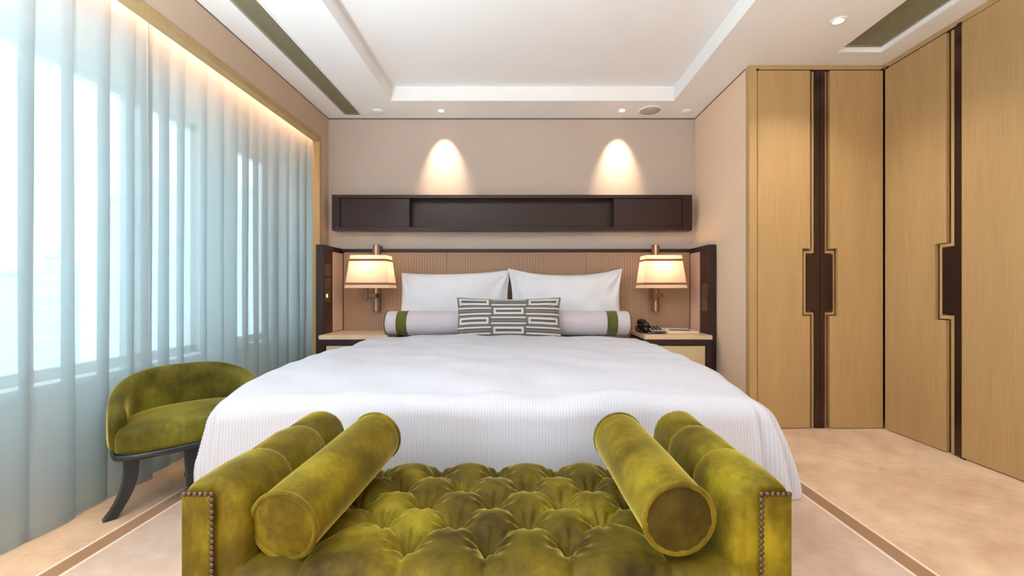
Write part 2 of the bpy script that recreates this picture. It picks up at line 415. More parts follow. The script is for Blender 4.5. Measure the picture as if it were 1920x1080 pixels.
# ================================================================ ceiling fittings
def vent(label, x0, x1, y0, y1, n, tilt, z):
    g = thing('air_vent', label, 'vent', ((x0+x1)/2, (y0+y1)/2, H))
    obj('backing', box(x0+0.003, x1-0.003, y0+0.003, y1-0.003, z+0.016, z+0.02), M['vent_dark'], g)
    lips = bmesh.new()
    for a in ((x0, x0+0.012, y0, y1), (x1-0.012, x1, y0, y1), (x0+0.012, x1-0.012, y1-0.012, y1), (x0+0.012, x1-0.012, y0, y0+0.012)):
        bx(lips, a[0], a[1], a[2], a[3], z-0.004, z+0.02)
    obj('frame', lips, M['ceil'], g)
    step = (x1-x0-0.03)/n; first = None; dep = 0.0025
    for i in range(n):
        xx = x0+0.015+step*(i+0.5)
        if first is None:
            h = step*0.25
            first = obj('slat', prism([(-h, 0.0), (h, 0.0), (h, dep), (-h, dep)], lambda a, b: (xx+a, y0+0.012, z+b), lambda a, b: (xx+a, y1-0.012, z+b)), M['vent'], g)
        else:
            c = first.copy(); COL.objects.link(c); c.location.x = step*i
    return g
vent('long narrow slatted air vent beside the curtain, near the left wall', VLX0, VLX1, -0.4, VLY1, 13, 0.004, H-0.001)
vent('broad slatted air vent sunk in the ceiling above the right wardrobe', VRX0, VRX1, 0.2, VRY1, 24, 0.004, H+0.028)

def downlight(x, y, label, big=False):
    g = thing('downlight', label, 'downlight', (x, y, H), 'ceiling downlights')
    r = 0.042
    obj('trim_ring', lathe((x, y, H+0.001), (0, 0, -1), [(0, r), (0.006, r), (0.007, r*0.72), (0.001, r*0.70)], 32), M['ceil'], g, True)
    obj('lens', lathe((x, y, H-0.0012), (0, 0, -1), [(0, r*0.55), (0.003, r*0.5), (0.006, r*0.2)], 24), M['lens'], g, True)
    return g
downlight(-0.715, 3.84, 'small round ceiling downlight over the left half of the bed wall')
downlight(0.912, 3.835, 'small round ceiling downlight beside the ceiling speaker')
downlight(1.904, 2.556, 'round ceiling downlight nearest the broad vent and wardrobes')
def cap(x, y, label):
    tag(obj('sprinkler_plate', lathe((x, y, H+0.001), (0, 0, -1), [(0, 0.045), (0.012, 0.045), (0.016, 0.040), (0.017, 0.0)], 32), M['ceil'], None, True), label, 'sprinkler plate', 'blank ceiling discs')
cap(-1.285, 3.845, 'small blank round ceiling disc close to the narrow vent')
cap(1.50, 3.85, 'small blank round ceiling disc right of the speaker')
sp = thing('ceiling_speaker', 'round grey mesh loudspeaker set in the ceiling over the bed wall', 'speaker', (1.165, 3.84, H))
obj('rim', lathe((1.165, 3.84, H+0.001), (0, 0, -1), [(0, 0.105), (0.011, 0.105), (0.012, 0.092), (0.004, 0.092)], 40), M['ceil'], sp, True)
obj('grille', lathe((1.165, 3.84, H-0.004), (0, 0, -1), [(0, 0.091), (0.004, 0.088), (0.006, 0.0)], 40), M['grille'], sp, True)

# LED strip hidden behind the lintel, over the curtain
led = thing('cove_light', 'hidden warm light strip above the sheer curtain', 'light strip', (-1.89, 1.4, 2.50))
obj('housing', box(-1.868, -1.856, -0.9, 3.99, 2.475, 2.519), M['white_paint'], led)
obj('strip', box(-1.876, -1.8685, -0.9, 3.99, 2.482, 2.497), M['led'], led)
light('cove_glow', 'AREA', (-1.882, 1.55, 2.485), P_COVE, (1, 0.50, 0.27), shape='RECTANGLE', size=4.85, size_y=0.02, rot=(0, math.radians(35), PI/2) if False else (math.radians(0), math.radians(28), 0))
lo = bpy.data.objects['cove_glow']; lo.data.size = 0.02; lo.data.size_y = 4.85
# unseen downlights and uplighters, added as fill to brighten the room
for i, (x, y) in enumerate(FILL_SPOTS): downlight(x, y, ('unseen fill downlight added behind the viewer near the curtain', 'unseen fill downlight added at the far left corner behind the viewer', 'unseen fill downlight added in the middle behind the viewer', 'unseen fill downlight added at the far right behind the viewer')[i])
for i, (x, y) in enumerate(FILL_UPLIGHTS):
    g = thing('fill_uplighter', ('added bronze fill uplighter by the curtain, outside the view', 'added bronze fill uplighter by the wardrobes, outside the view')[i], 'lamp', (x, y, 0), 'added fill uplighters')
    obj('base', lathe((x, y, 0.001), (0, 0, 1), [(0, 0.15), (0.015, 0.15), (0.02, 0.02)], 32), M['bronze'], g, True)
    obj('pole', cyl((x, y, 0.02), (0, 0, 1), 0.012, 1.38, 12), M['bronze'], g, True)
    obj('cup', lathe((x, y, 1.39), (0, 0, 1), [(0, 0.012), (0.06, 0.08), (0.17, 0.13), (0.165, 0.125), (0.06, 0.07), (0.05, 0.0)], 32), M['bronze'], g, True)

# ================================================================ sheer curtains
def cat(P, n=6):
    out = []
    for i in range(len(P)-1):
        p0, p1, p2, p3 = P[max(i-1, 0)], P[i], P[i+1], P[min(i+2, len(P)-1)]
        for k in range(n):
            s = k/n
            out.append(tuple(0.5*((2*b)+(-a+c)*s+(2*a-5*b+4*c-d)*s*s+(-a+3*b-3*c+d)*s**3) for a, b, c, d in zip(p0, p1, p2, p3)))
    out.append(P[-1]); return out
def curtain(label, y0, y1, xc, rnd):
    R = random.Random(rnd)
    ws = []; y = y0
    while y < y1-0.05:
        ws.append((R.uniform(0.15, 0.21), R.uniform(0.030, 0.055))); y += ws[-1][0]-ws[-1][1]*0.9
    top, bot = [], []; yt = y0; yb = y0
    for wd, ov in ws:
        for L, k, yy in ((top, 0.75, yt), (bot, 1.0, yb)):
            q = R.uniform(-0.012, 0.012) if L is bot else 0
            o = ov*(0.8 if L is top else R.uniform(0.5, 1.5)); am = 0.010 if L is top else R.uniform(0.012, 0.024)
            L += [(yy, xc-0.012+q), (yy+wd*0.2, xc+am*0.6+q), (yy+wd*0.6, xc+am+q), (yy+wd*0.97, xc+0.014+q), (yy+wd-o*0.5, xc-0.002+q)]
            if L is top: yt += wd-ov*0.9
            else: yb += wd-ov*0.9
    tp, bt = cat(top), cat(bot)
    def f(u, v):
        i = min(int(round(u*(len(tp)-1))), len(tp)-1); a, b = tp[i], bt[i]
        s = v**1.3; z = 2.50-v*2.493
        yy = a[0]*(1-s)+b[0]*s; xx = a[1]*(1-s)+b[1]*s
        xx += max(0, (yy-3.4))*0.12 + 0.012*noise.noise(Vector((yy*2.2, z*0.8, rnd)))*v
        return (xx, min(yy, y1), z)
    c = thing('sheer_curtain', label, 'curtain', (xc, (y0+y1)/2, 0), 'sheer curtains')
    obj('voile', grid(lambda u, v: f(u, v*0.985), len(tp), 34), M['sheer'], c, True)
    obj('hem', grid(lambda u, v: f(u, 0.985+v*0.015), len(tp), 3), M['hem'], c, True)
curtain('long sheer white curtain panel hanging behind the green chair, left of the grey overlap', 0.25, 2.24, -1.965, 3)
curtain('sheer white curtain panel nearer the bed wall, right of the grey overlap', 2.15, 3.955, -2.005, 8)

# ================================================================ far towers, haze put into their pale colours
def tower(px, py, Y, wpx, label, lab2='tower'):
    X = (px-976)/800*Y; wd = wpx/800*Y; zt = 1+(543-py)/800*Y; dp = wd*0.8
    g = thing('tower_block', label, 'building', (X, Y, -70))
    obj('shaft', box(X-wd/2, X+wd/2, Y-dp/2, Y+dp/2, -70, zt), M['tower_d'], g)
    b = bmesh.new(); z = zt
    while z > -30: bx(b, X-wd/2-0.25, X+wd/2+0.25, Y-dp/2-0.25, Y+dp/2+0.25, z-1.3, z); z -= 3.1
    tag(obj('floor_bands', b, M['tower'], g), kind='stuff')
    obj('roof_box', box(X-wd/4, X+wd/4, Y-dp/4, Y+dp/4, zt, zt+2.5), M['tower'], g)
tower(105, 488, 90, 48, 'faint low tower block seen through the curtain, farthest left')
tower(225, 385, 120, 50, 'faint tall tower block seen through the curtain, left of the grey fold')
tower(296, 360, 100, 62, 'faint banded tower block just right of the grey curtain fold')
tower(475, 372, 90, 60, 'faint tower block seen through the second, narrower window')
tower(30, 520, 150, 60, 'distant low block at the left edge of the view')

# ================================================================ wardrobes
def wardrobe(label, side):
    """side 'back' faces the viewer (u = x), side 'right' faces left (u = y)"""
    zt, zb, th = 2.578, 0.006, 0.022
    if side == 'back':
        P = lambda u, d, z: (u, YC+d, z)
        g = thing('wardrobe', label, 'wardrobe', (2.12, YC+0.3, 0))
        obj('frame', join(bbox(XA, 1.700, YC, YC+0.05, 0, H-0.001, 0.002), bbox(1.7002, XR, YC, YC+0.05, zt, H-0.001, 0.002)), M['veneer'], g)
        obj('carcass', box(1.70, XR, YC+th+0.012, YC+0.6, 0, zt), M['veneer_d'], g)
        c = 2.1515; doors = []
        def outline(s, e0, e1, far):   # e0 plain edge distance from c, e1 in grip zone
            return [(c+s*e0, zb), (c+s*e0, 0.81), (c+s*e1, 0.81), (c+s*e1, 1.295), (c+s*e0, 1.295), (c+s*e0, zt-0.004), (far, zt-0.004), (far, zb)]
        for s, far in ((-1, 1.704), (1, XR-0.006)):
            d = obj('door', prism(outline(s, 0.072, 0.126, far), lambda a, b: P(a, 0.0, b), lambda a, b: P(a, th, b)), M['veneer'], g)
            # stepped inner leaf, recessed
            st = [(c+s*0.038, zb), (c+s*0.038, 0.835), (c+s*0.095, 0.835), (c+s*0.095, 1.262), (c+s*0.038, 1.262), (c+s*0.038, zt-0.006), (c+s*0.050, zt-0.006), (c+s*0.050, 1.278), (c+s*0.110, 1.278), (c+s*0.110, 0.82), (c+s*0.050, 0.82), (c+s*0.050, zb)]
            obj('inner_step', prism(st, lambda a, b: P(a, 0.013, b), lambda a, b: P(a, th+0.01, b)), M['veneer'], d)
            pl = [(c+s*0.0015, zb), (c+s*0.037, zb), (c+s*0.037, 0.843), (c+s*0.093, 0.843), (c+s*0.093, 1.253), (c+s*0.037, 1.253), (c+s*0.037, zt-0.006), (c+s*0.0015, zt-0.006)]
            obj('pull_strip', prism(pl, lambda a, b: P(a, 0.002, b), lambda a, b: P(a, th+0.008, b)), M['pull'], d)
        for a in (1.70, XR-0.014): obj('hinge', bbox(a-0.006, a+0.012, YC-0.006, YC+0.01, zt-0.006, zt+0.008, 0.002), M['gap'], g)
        obj('side_gap_shade', box(XR-0.0055, XR-0.0015, YC+0.004, YC+0.02, 0, zt), M['gap'], g)  # black strip standing in for shade in the corner gap
        obj('top_gap_shade', box(1.704, XR-0.012, YC-0.0008, YC+0.02, zt-0.0035, zt+0.002), M['gap'], g)  # shade above the doors drawn as a black strip
    else:
        P = lambda u, d, z: (XR+d, u, z)
        g = thing('wardrobe', label, 'wardrobe', (XR+0.3, 1.2, 0))
        obj('frame', bbox(XR, XR+0.05, -1.2, YC-0.002, zt, H-0.001, 0.002), M['veneer'], g)
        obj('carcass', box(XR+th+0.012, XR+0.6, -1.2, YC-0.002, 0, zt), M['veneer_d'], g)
        o1 = [(2.616, zb), (2.616, 0.81), (2.686, 0.81), (2.686, 1.287), (2.616, 1.287), (2.616, zt-0.004), (YC-0.012, zt-0.004), (YC-0.012, zb)]
        d = obj('door', prism(o1, lambda a, b: P(a, 0.0, b), lambda a, b: P(a, th, b)), M['veneer'], g)
        st = [(2.571, zb), (2.571, 0.842), (2.645, 0.842), (2.645, 1.264), (2.571, 1.264), (2.571, zt-0.006), (2.593, zt-0.006), (2.593, 1.282), (2.664, 1.282), (2.664, 0.82), (2.593, 0.82), (2.593, zb)]
        obj('inner_step', prism(st, lambda a, b: P(a, 0.008, b), lambda a, b: P(a, th+0.01, b)), M['veneer'], d)
        pl = [(2.526, zb), (2.570, zb), (2.570, 0.85), (2.643, 0.85), (2.643, 1.256), (2.570, 1.256), (2.570, zt-0.006), (2.526, zt-0.006)]
        obj('pull_strip', prism(pl, lambda a, b: P(a, 0.004, b), lambda a, b: P(a, th+0.008, b)), M['pull'], d)
        y = 2.524
        for wd in (0.60, 0.60, 0.60, 0.60, 0.60, 0.60):
            obj('door', bev(box(XR, XR+th, y-wd+0.003, y, zb, zt-0.004), 0.002), M['veneer'], g); y -= wd
        for a in (2.535, YC-0.03): obj('hinge', bbox(XR-0.006, XR+0.01, a-0.012, a+0.012, zt-0.006, zt+0.008, 0.002), M['gap'], g)
        obj('hinge', bbox(XR-0.006, XR+0.01, 2.50, 2.53, 0.0, 0.008, 0.002), M['gap'], g)
        obj('top_gap_shade', box(XR-0.0008, XR+0.02, 2.53, YC-0.004, zt-0.0035, zt+0.002), M['gap'], g)  # black strip painted as shade along the door tops
    return g
wardrobe('honey veneer built-in wardrobe facing the viewer with paired dark centre pulls', 'back')
wardrobe('honey veneer wardrobe run along the right wall with one dark stepped pull', 'right')

# ================================================================ wall niche shelf
g = thing('wall_shelf', 'long dark wood display niche mounted above the headboard', 'shelf', (-0.077, YB, 1.54))
x0, x1, z0, z1, yf = -1.725, 1.570, 1.540, 1.867, 3.90
b = bbox(x0, x1, yf, YB-0.001, z1-0.03, z1, 0.002)
b = join(b, bbox(x0, x1, yf, YB-0.001, z0, z0+0.03, 0.002), bbox(x0, x0+0.07, yf, YB-0.001, z0+0.0302, z1-0.0302, 0.002), bbox(x1-0.083, x1, yf, YB-0.001, z0+0.0302, z1-0.0302, 0.002))
obj('frame', b, M['niche'], g)
obj('back_panel', box(-1.02, 0.857, YB-0.012, YB-0.002, z0+0.03, z1-0.03), M['niche'], g)
obj('side_panel', bbox(x0+0.0705, -1.02, yf+0.018, YB-0.003, z0+0.0302, z1-0.0302, 0.002), M['niche'], g)
obj('side_panel', bbox(0.857, x1-0.0835, yf+0.018, YB-0.003, z0+0.0302, z1-0.0302, 0.002), M['niche'], g)

# ================================================================ headboard with wings
ZT = 1.376
hb = thing('headboard', 'wide winged headboard with brown woven panels and dark wood frame', 'headboard', (-0.037, 4.0, 0))
obj('top_rail', bbox(-1.65, 1.575, 3.94, YB-0.001, ZT-0.028, ZT, 0.002), M['dark'], hb)
obj('back_board', box(-1.65, 1.575, 3.975, YB-0.002, 0, ZT-0.0285), M['dark'], hb)
for a, b_ in ((-1.640, -0.682), (-0.680, 0.606), (0.608, 1.566)):
    obj('woven_panel', bbox(a, b_, 3.95, 3.9745, 0.2, ZT-0.030, 0.0012, 1), M['weave'], hb)
for s, xi, xo, lab in ((-1, -1.65, -1.714, 'l'), (1, 1.575, 1.640, 'r')):
    a, b_ = min(xi, xo), max(xi, xo)
    wg = obj('wing', bbox(a, b_, 3.571, YB-0.003, 0, ZT+0.002, 0.003), M['dark_v'], hb)
    xa = xi-s*0.006
    obj('wing_pad', bbox(min(xa, xi+s*0.001), max(xa, xi+s*0.001), 3.745, 3.949, 0.63, ZT-0.045, 0.0025), M['wing_pad'], wg)
    zs = (1.165, 1.055, 0.945) if s < 0 else (0.995, 0.875)
    for k, zz in enumerate(zs):
        hgt = 0.098 if s < 0 else 0.115
        pl = obj('switch_plate', bbox(min(xi-s*0.004, xi), max(xi-s*0.004, xi), 3.592, 3.70, zz-hgt/2, zz+hgt/2, 0.0015), M['plate'], wg)
        for q in range(2):
            yy = 3.605+q*0.045
            if s < 0 and k == 2 and q == 0:
                obj('indicator_light', bbox(xi+0.0041, xi+0.006, yy+0.012, yy+0.037, zz-0.012, zz+0.016, 0.0008), M['indicator'], hb)

# ================================================================ nightstands
def nightstand(x0, x1, label):
    yf, yb = 3.482, 3.948
    g = thing('nightstand', label, 'nightstand', ((x0+x1)/2, (yf+yb)/2, 0), 'bedside nightstands')
    obj('top', bbox(x0, x1, yf, yb, 0.592, 0.626, 0.003), M['ns_top'], g)
    b = box(x0+0.004, x1-0.004, yf+0.03, yb, 0.05, 0.58)
    bx(b, x0+0.004, x1-0.004, yf+0.006, yf+0.03, 0.545, 0.591); bx(b, x0+0.004, x0+0.05, yf+0.006, yf+0.03, 0, 0.545); bx(b, x1-0.05, x1-0.004, yf+0.006, yf+0.03, 0, 0.545)
    bx(b, x0+0.05, x1-0.05, yf+0.006, yf+0.03, 0.06, 0.10)
    obj('body', b, M['dark'], g)
    for z0, z1 in ((0.33, 0.538), (0.105, 0.32)):
        d = obj('drawer', bbox(x0+0.056, x1-0.056, yf+0.010, yf+0.0295, z0, z1, 0.003), M['drawer'], g)
        obj('knob', lathe(((x0+x1)/2, yf+0.0105, (z0+z1)/2), (0, -1, 0), [(0, 0.006), (0.012, 0.006), (0.014, 0.014), (0.022, 0.012), (0.024, 0.0)], 16), M['bronze'], d, True)
nightstand(-1.648, -1.085, 'bedside nightstand at the window side, pale top, dark frame, nothing on it')
nightstand(1.013, 1.568, 'bedside nightstand carrying the telephone, pale top and dark frame')

# ================================================================ wall lamps
def lamp(cx, label):
    g = thing('wall_lamp', label, 'lamp', (cx, 3.948, 0.80), 'bedside wall lamps')
    bxm = cx-0.003
    bar = obj('bar', bbox(bxm-0.032, bxm+0.032, 3.885, 3.905, 0.80, 1.41, 0.003), M['bronze'], g)
    obj('bar_inlay', bbox(bxm-0.009, bxm+0.009, 3.881, 3.8849, 0.803, 1.407, 0.001), M['silver'], bar)
    obj('mount', bbox(bxm-0.02, bxm+0.045, 3.9055, 3.939, 1.36, 1.40, 0.002), M['bronze'], g)
    obj('mount', bbox(bxm-0.02, bxm+0.02, 3.9055, 3.949, 0.83, 0.87, 0.002), M['bronze'], g)
    obj('bracket', bbox(bxm-0.055, bxm+0.035, 3.77, 3.8805, 0.93, 0.965, 0.003), M['bronze'], g)
    obj('stem', bbox(bxm-0.055, bxm-0.033, 3.755, 3.775, 0.90, 1.12, 0.003), M['bronze'], g)
    obj('bulb', lathe((cx-0.01, 3.765, 1.12), (0, 0, 1), [(0, 0.012), (0.02, 0.014), (0.04, 0.03), (0.065, 0.036), (0.09, 0.026), (0.1, 0.0)], 20), M['bulb'], g, True)
    # tapered rectangular shade, open above and below
    def lev(z):
        k = (z-1.015)/(1.297-1.015); return 0.188-0.035*k, 3.636+0.032*k, 3.876-0.032*k
    def ring(z, e=0.0):
        hw, ya, yb = lev(z); return [(cx-hw-e, ya-e, z), (cx+hw+e, ya-e, z), (cx+hw+e, yb+e, z), (cx-hw-e, yb+e, z)]
    sh = loft([ring(1.015+0.282*k/6) for k in range(7)], cap0=False, cap1=False)
    so = obj('shade', sh, M['shade'], g)
    for z in (1.05, 1.255):
        obj('trim_band', loft([ring(z-0.0095, 0.0012), ring(z+0.0095, 0.0012)], cap0=False, cap1=False), M['shade_band'], so)
    for z in (1.015, 1.297):
        obj('edge_wire', tube([*ring(z)], 0.002, 6, True), M['shade'], so)
    light('lamp_light', 'POINT', (cx-0.01, 3.765, 1.19), P_BED, LAMPC, shadow_soft_size=0.035)
lamp(-1.3125, 'lit bedside wall lamp with cream tapered shade on the window side')
lamp(1.233, 'lit bedside wall lamp with cream tapered shade above the telephone')

# ================================================================ telephone, folder, notepad
tp = thing('telephone', 'black desk telephone with handset on the right nightstand', 'telephone', (1.12, 3.70, 0.626))
zt = 0.6265
obj('base', bev(prism([(3.60, zt), (3.80, zt), (3.80, zt+0.055), (3.61, zt+0.018)], lambda a, b: (1.022, a, b), lambda a, b: (1.225, a, b)), 0.006, 3), M['black'], tp, 'auto')
kp = lambda x, y, e=0.0: (x, y, zt+0.018+0.0370*(y-3.61)/0.19+e)
pad = obj('keypad_plate', loft([[kp(1.115, 3.625, 0.0005), kp(1.215, 3.625, 0.0005), kp(1.215, 3.775, 0.0005), kp(1.115, 3.775, 0.0005)], [kp(1.115, 3.625, 0.004), kp(1.215, 3.625, 0.004), kp(1.215, 3.775, 0.004), kp(1.115, 3.775, 0.004)]]), M['silver'], tp)
for r in range(4):
    for c_ in range(3):
        x_, y_ = 1.122+c_*0.031, 3.635+r*0.034
        obj('key', loft([[kp(x_, y_, e), kp(x_+0.022, y_, e), kp(x_+0.022, y_+0.018, e), kp(x_, y_+0.018, e)] for e in (0.004, 0.009)]), M['black'], pad)
pts = []
for k in range(13):
    s = k/12; yy = 3.595+0.205*s; pts.append((1.063, yy, zt+0.062+0.030*math.sin(PI*s)+0.02*s))
rr = [0.018+0.012*abs(math.cos(PI*k/12))**3 for k in range(13)]
obj('handset', tube(pts, rr, 14), M['black'], tp, True)
for e in (0, 12): obj('ear_cup', lathe((pts[e][0], pts[e][1]+(0.02 if e == 0 else -0.02), zt+0.022+(0.022 if e else 0)), (0, 0, 1), [(0, 0.024), (0.015, 0.026), (0.035, 0.02)], 20), M['black'], tp, True)
cp = [(1.10+0.0034*k+0.006*math.cos(k*1.4), 3.592+0.006*math.sin(k*1.4)-0.012*math.sin(k/14*PI), zt+0.008+0.003*math.sin(k)) for k in range(31)]
obj('cord', tube(cp, 0.0055, 8), M['black'], tp, True)
fd = obj('folder', bbox(1.245, 1.51, 3.605, 3.90, 0.6265, 0.648, 0.003), M['cream']); tag(fd, 'cream leather writing folder on the nightstand beside the telephone', 'folder')
tag(obj('notepad', bev(prism([(1.25, 3.66), (1.405, 3.645), (1.415, 3.85), (1.26, 3.865)], lambda a, b: (a, b, 0.6483), lambda a, b: (a, b, 0.654)), 0.0008, 1), M['paper']), 'white notepad lying on the cream folder', 'notepad')
tag(obj('pencil', tube([(1.27, 3.655, 0.6578), (1.44, 3.625, 0.6525)], 0.0038, 8), M['black']), 'dark pencil at the front edge of the white notepad', 'pencil')

# ================================================================ bed
bed = thing('bed', 'king size bed base and mattress under the white duvet', 'bed', (-0.06, 2.8, 0))
obj('base', bbox(-0.98, 0.86, 1.86, 3.93, 0.06, 0.30, 0.02), M['dark'], bed)
obj('mattress', bbox(-1.0, 0.90, 1.84, 3.935, 0.302, 0.60, 0.05, 4), M['sheet'], bed, True)
for x in (-0.9, 0.78):
    for y in (1.95, 3.85): obj('foot', cyl((x, y, 0), (0, 0, 1), 0.03, 0.06, 16), M['dark'], bed)
# duvet
ix0, ix1, iy, ry, r, ZTOP = -1.13, 0.875, 1.70, 3.455, 0.09, 0.628
La = r*PI/2; Lo = 0.39
def duvet_pt(u, v):
    a = -Lo+u*(ix1-ix0+2*Lo); b = v*((ry-iy)+Lo)      # b measured from the pillow end to the foot
    x_ = ix0+a; y_ = ry-b
    ex = 0.0; sgx = 0
    if x_ < ix0: ex = ix0-x_; sgx = -1
    if x_ > ix1: ex = x_-ix1; sgx = 1
    ey = max(0.0, iy-y_)
    cx, cy = min(max(x_, ix0), ix1), max(y_, iy)
    d = (ex**5+ey**5)**0.2 if ex or ey else 0.0
    n3 = Vector((x_*1.3, y_*1.3, 0.4))
    puff = 0.018*noise.noise(n3*1.5)+0.014*noise.noise(n3*4.0)+0.005*noise.noise(Vector((x_*2.5+y_*7, y_*2-x_*3, 2)))
    ZT_ = ZTOP-0.05*max(0, (2.15-y_)/0.45)**2*(1 if y_ > iy else 0)-(0.05 if y_ <= iy else 0)
    mid = 1-abs((x_-(ix0+ix1)/2)/1.0)**2
    zt = ZT_+puff+0.012*max(mid, 0)-0.02*max(0, (y_-3.32)/0.14)**2
    if d <= 0: return (x_, y_, zt)
    L = math.hypot(ex, ey); dx, dy = sgx*ex/L, -ey/L
    if d < La:
        th = d/r; out = r*math.sin(th); dn = r*(1-math.cos(th))
    else: out = r+0.012*math.sin((d-La)/(Lo-La)*PI*0.8); dn = r+(d-La)
    corner = min(ex, ey)/max(ex, ey)
    cf = math.sin(corner*PI/2) if d > 0 else 0
    hang = min(1, d/Lo)
    # edges wander in soft hanging folds, the corners flare
    per = (x_ if ey > ex else y_)
    out += hang*(0.010*math.sin(per*9+1.1)+0.02*noise.noise(Vector((per*3.0, 5.2, 0))))
    out += cf*hang*((0.055+0.05*math.sin(corner*9.0+1)) if sgx > 0 else (0.01+0.02*math.sin(corner*8)))
    dn -= 0.015*hang*noise.noise(Vector((per*2, 1, 0)))
    return (cx+dx*out, cy+dy*out, zt-dn+0.004*noise.noise(Vector((x_*9, y_*9, 1))))
dv = obj('duvet', grid(duvet_pt, 230, 190), M['duvet'], None, True)
tag(dv, 'puffy white finely striped duvet spread over the bed', 'duvet')
m = dv.modifiers.new('t', 'SOLIDIFY'); m.thickness = 0.022; m.offset = -1

def pillow(name, mat, W, Hh, T, loc, tilt, yaw=0, pinch=0.06, wr=0.006, seed=0, n=44, corner=0.0, roll=0, parent=None, lean=0.0, crease=0.9):
    """W x Hh cushion of thickness T standing on its long edge; uv in metres"""
    bm = bmesh.new(); uvl = bm.loops.layers.uv.new('UVMap')
    nu, nv = n, max(12, int(n*Hh/W)+4)
    R = Matrix.Translation(Vector(loc)) @ Matrix.Rotation(yaw, 4, 'Z') @ Matrix.Rotation(tilt, 4, 'X') @ Matrix.Rotation(roll, 4, 'Y')
    def P(u, v, s):
        pu = 1-pinch*(1-v*v)*0.7; pv = 1-pinch*1.4*(1-u*u)
        x_ = u*W/2*pu; z_ = v*Hh/2*pv
        e = max(0.0, (1-abs(u)**2.6)*(1-abs(v)**2.6))
        cr = (abs(u)*abs(v))**3
        y_ = -s*T/2*e**0.55
        y_ += s*wr*(noise.noise(Vector((u*3+seed, v*2.5, s)))*1.4+0.8*noise.noise(Vector((u*6+seed, v*5, 3*s))))*min(1, e*4)
        # creases radiating from the corners
        for (a, b) in ((-1, 1), (1, 1), (-1, -1), (1, -1)):
            du, dv_ = (u-a)*W/2, (v-b)*Hh/2; q = math.hypot(du, dv_); th = math.atan2(dv_, du)
            y_ += s*wr*crease*math.sin(th*11+seed)*math.exp(-(q/(0.36*Hh))**2)*min(1, q*18)
        z_ += corner*cr*(1 if v > 0 else 0); x_ += corner*0.5*cr*(1 if u > 0 else -1)
        z_ += lean*u*(v+1)/2
        return R @ Vector((x_, y_, z_+Hh/2))
    for s in (1, -1):
        V = [[bm.verts.new(P(math.sin((i/(nu-1)*2-1)*PI/2), math.sin((j/(nv-1)*2-1)*PI/2), s)) for i in range(nu)] for j in range(nv)]
        for j in range(nv-1):
            for i in range(nu-1):
                idx = ((j, i), (j, i+1), (j+1, i+1), (j+1, i))
                f = bm.faces.new([V[a][b] for a, b in (idx if s > 0 else idx[::-1])])
                for lp, (a, b) in zip(f.loops, (idx if s > 0 else idx[::-1])):
                    uu = math.sin((b/(nu-1)*2-1)*PI/2)*W/2; vv = math.sin((a/(nv-1)*2-1)*PI/2)*Hh/2
                    lp[uvl].uv = (uu, vv)
    bmesh.ops.remove_doubles(bm, verts=bm.verts, dist=1e-5)
    edge = []
    for k in range(0, 40): edge.append(P(-1+2*k/40, -1, 1))
    for k in range(0, 20): edge.append(P(1, -1+2*k/20, 1))
    for k in range(0, 40): edge.append(P(1-2*k/40, 1, 1))
    for k in range(0, 20): edge.append(P(-1, 1-2*k/20, 1))
    o = obj(name, bm, mat, parent, True)
    return o, edge
p1, _ = pillow('pillow', M['sheet'], 0.97, 0.56, 0.20, (-0.588, 3.755, 0.605), math.radians(-12), 0.0, 0.035, 0.010, 1.3, corner=0.012, lean=0.012, crease=1.7)
tag(p1, 'white bed pillow on the window side, leaning on the headboard', 'pillow', 'white sleeping pillows')
p2, _ = pillow('pillow', M['sheet'], 1.00, 0.565, 0.20, (0.402, 3.725, 0.605), math.radians(-12), 0.0, 0.075, 0.012, 4.1, corner=0.034, crease=1.8)
tag(p2, 'white bed pillow on the wardrobe side with pointed upper corners', 'pillow', 'white sleeping pillows')
# long bolster
bc = thing('bed_bolster', 'long lilac-grey bolster with green bands across the bed', 'bolster', (-0.104, 3.552, 0.62))
def bolseg(x0, x1, r, mat, name, ends=(0, 0), par=None):
    pr = []
    L = x1-x0
    if ends[0]: pr += [(0, 0), (0.0, r*0.55), (0.006, r*0.86), (0.02, r*0.97)]
    else: pr += [(0, r)]
    n = max(2, int(L/0.03)); a, b = (0.035 if ends[0] else 0), (L-0.035 if ends[1] else L)
    for k in range(n+1):
        q = a+(b-a)*k/n; pr.append((q, r*(1+0.012*math.sin((x0+q)*7))))
    if ends[1]: pr += [(L-0.02, r*0.97), (L-0.006, r*0.86), (L, r*0.55), (L, 0)]
    return obj(name, lathe((x0, 3.552, 0.722), (1, 0, 0), pr, 40), mat, par or bc, True)
body = bolseg(-1.118, 0.910, 0.100, M['bolster'], 'body', (1, 1))
for a in (-1.012, 0.705): bolseg(a, a+0.086, 0.1018, M['green_band'], 'green_band')
for x in (-1.106, 0.898):
    ringp = [(x, 3.552+0.0965*math.cos(2*PI*k/40), 0.722+0.0965*math.sin(2*PI*k/40)) for k in range(40)]
    obj('piping', tube(ringp, 0.0045, 6, True), M['green_band'], bc, True)
cu, edge = pillow('cushion', M['meander'], 0.82, 0.325, 0.16, (-0.093, 3.328, 0.614), math.radians(-14), 0.0, 0.05, 0.006, 2.2, n=60, corner=0.006, crease=1.5)
tag(cu, 'small oblong cushion with grey meander pattern in front of the bolster', 'cushion')
obj('piping', tube(edge, 0.0042, 6, True), m_fabric('cushion_piping', srgb(150, 138, 122)), cu, True)

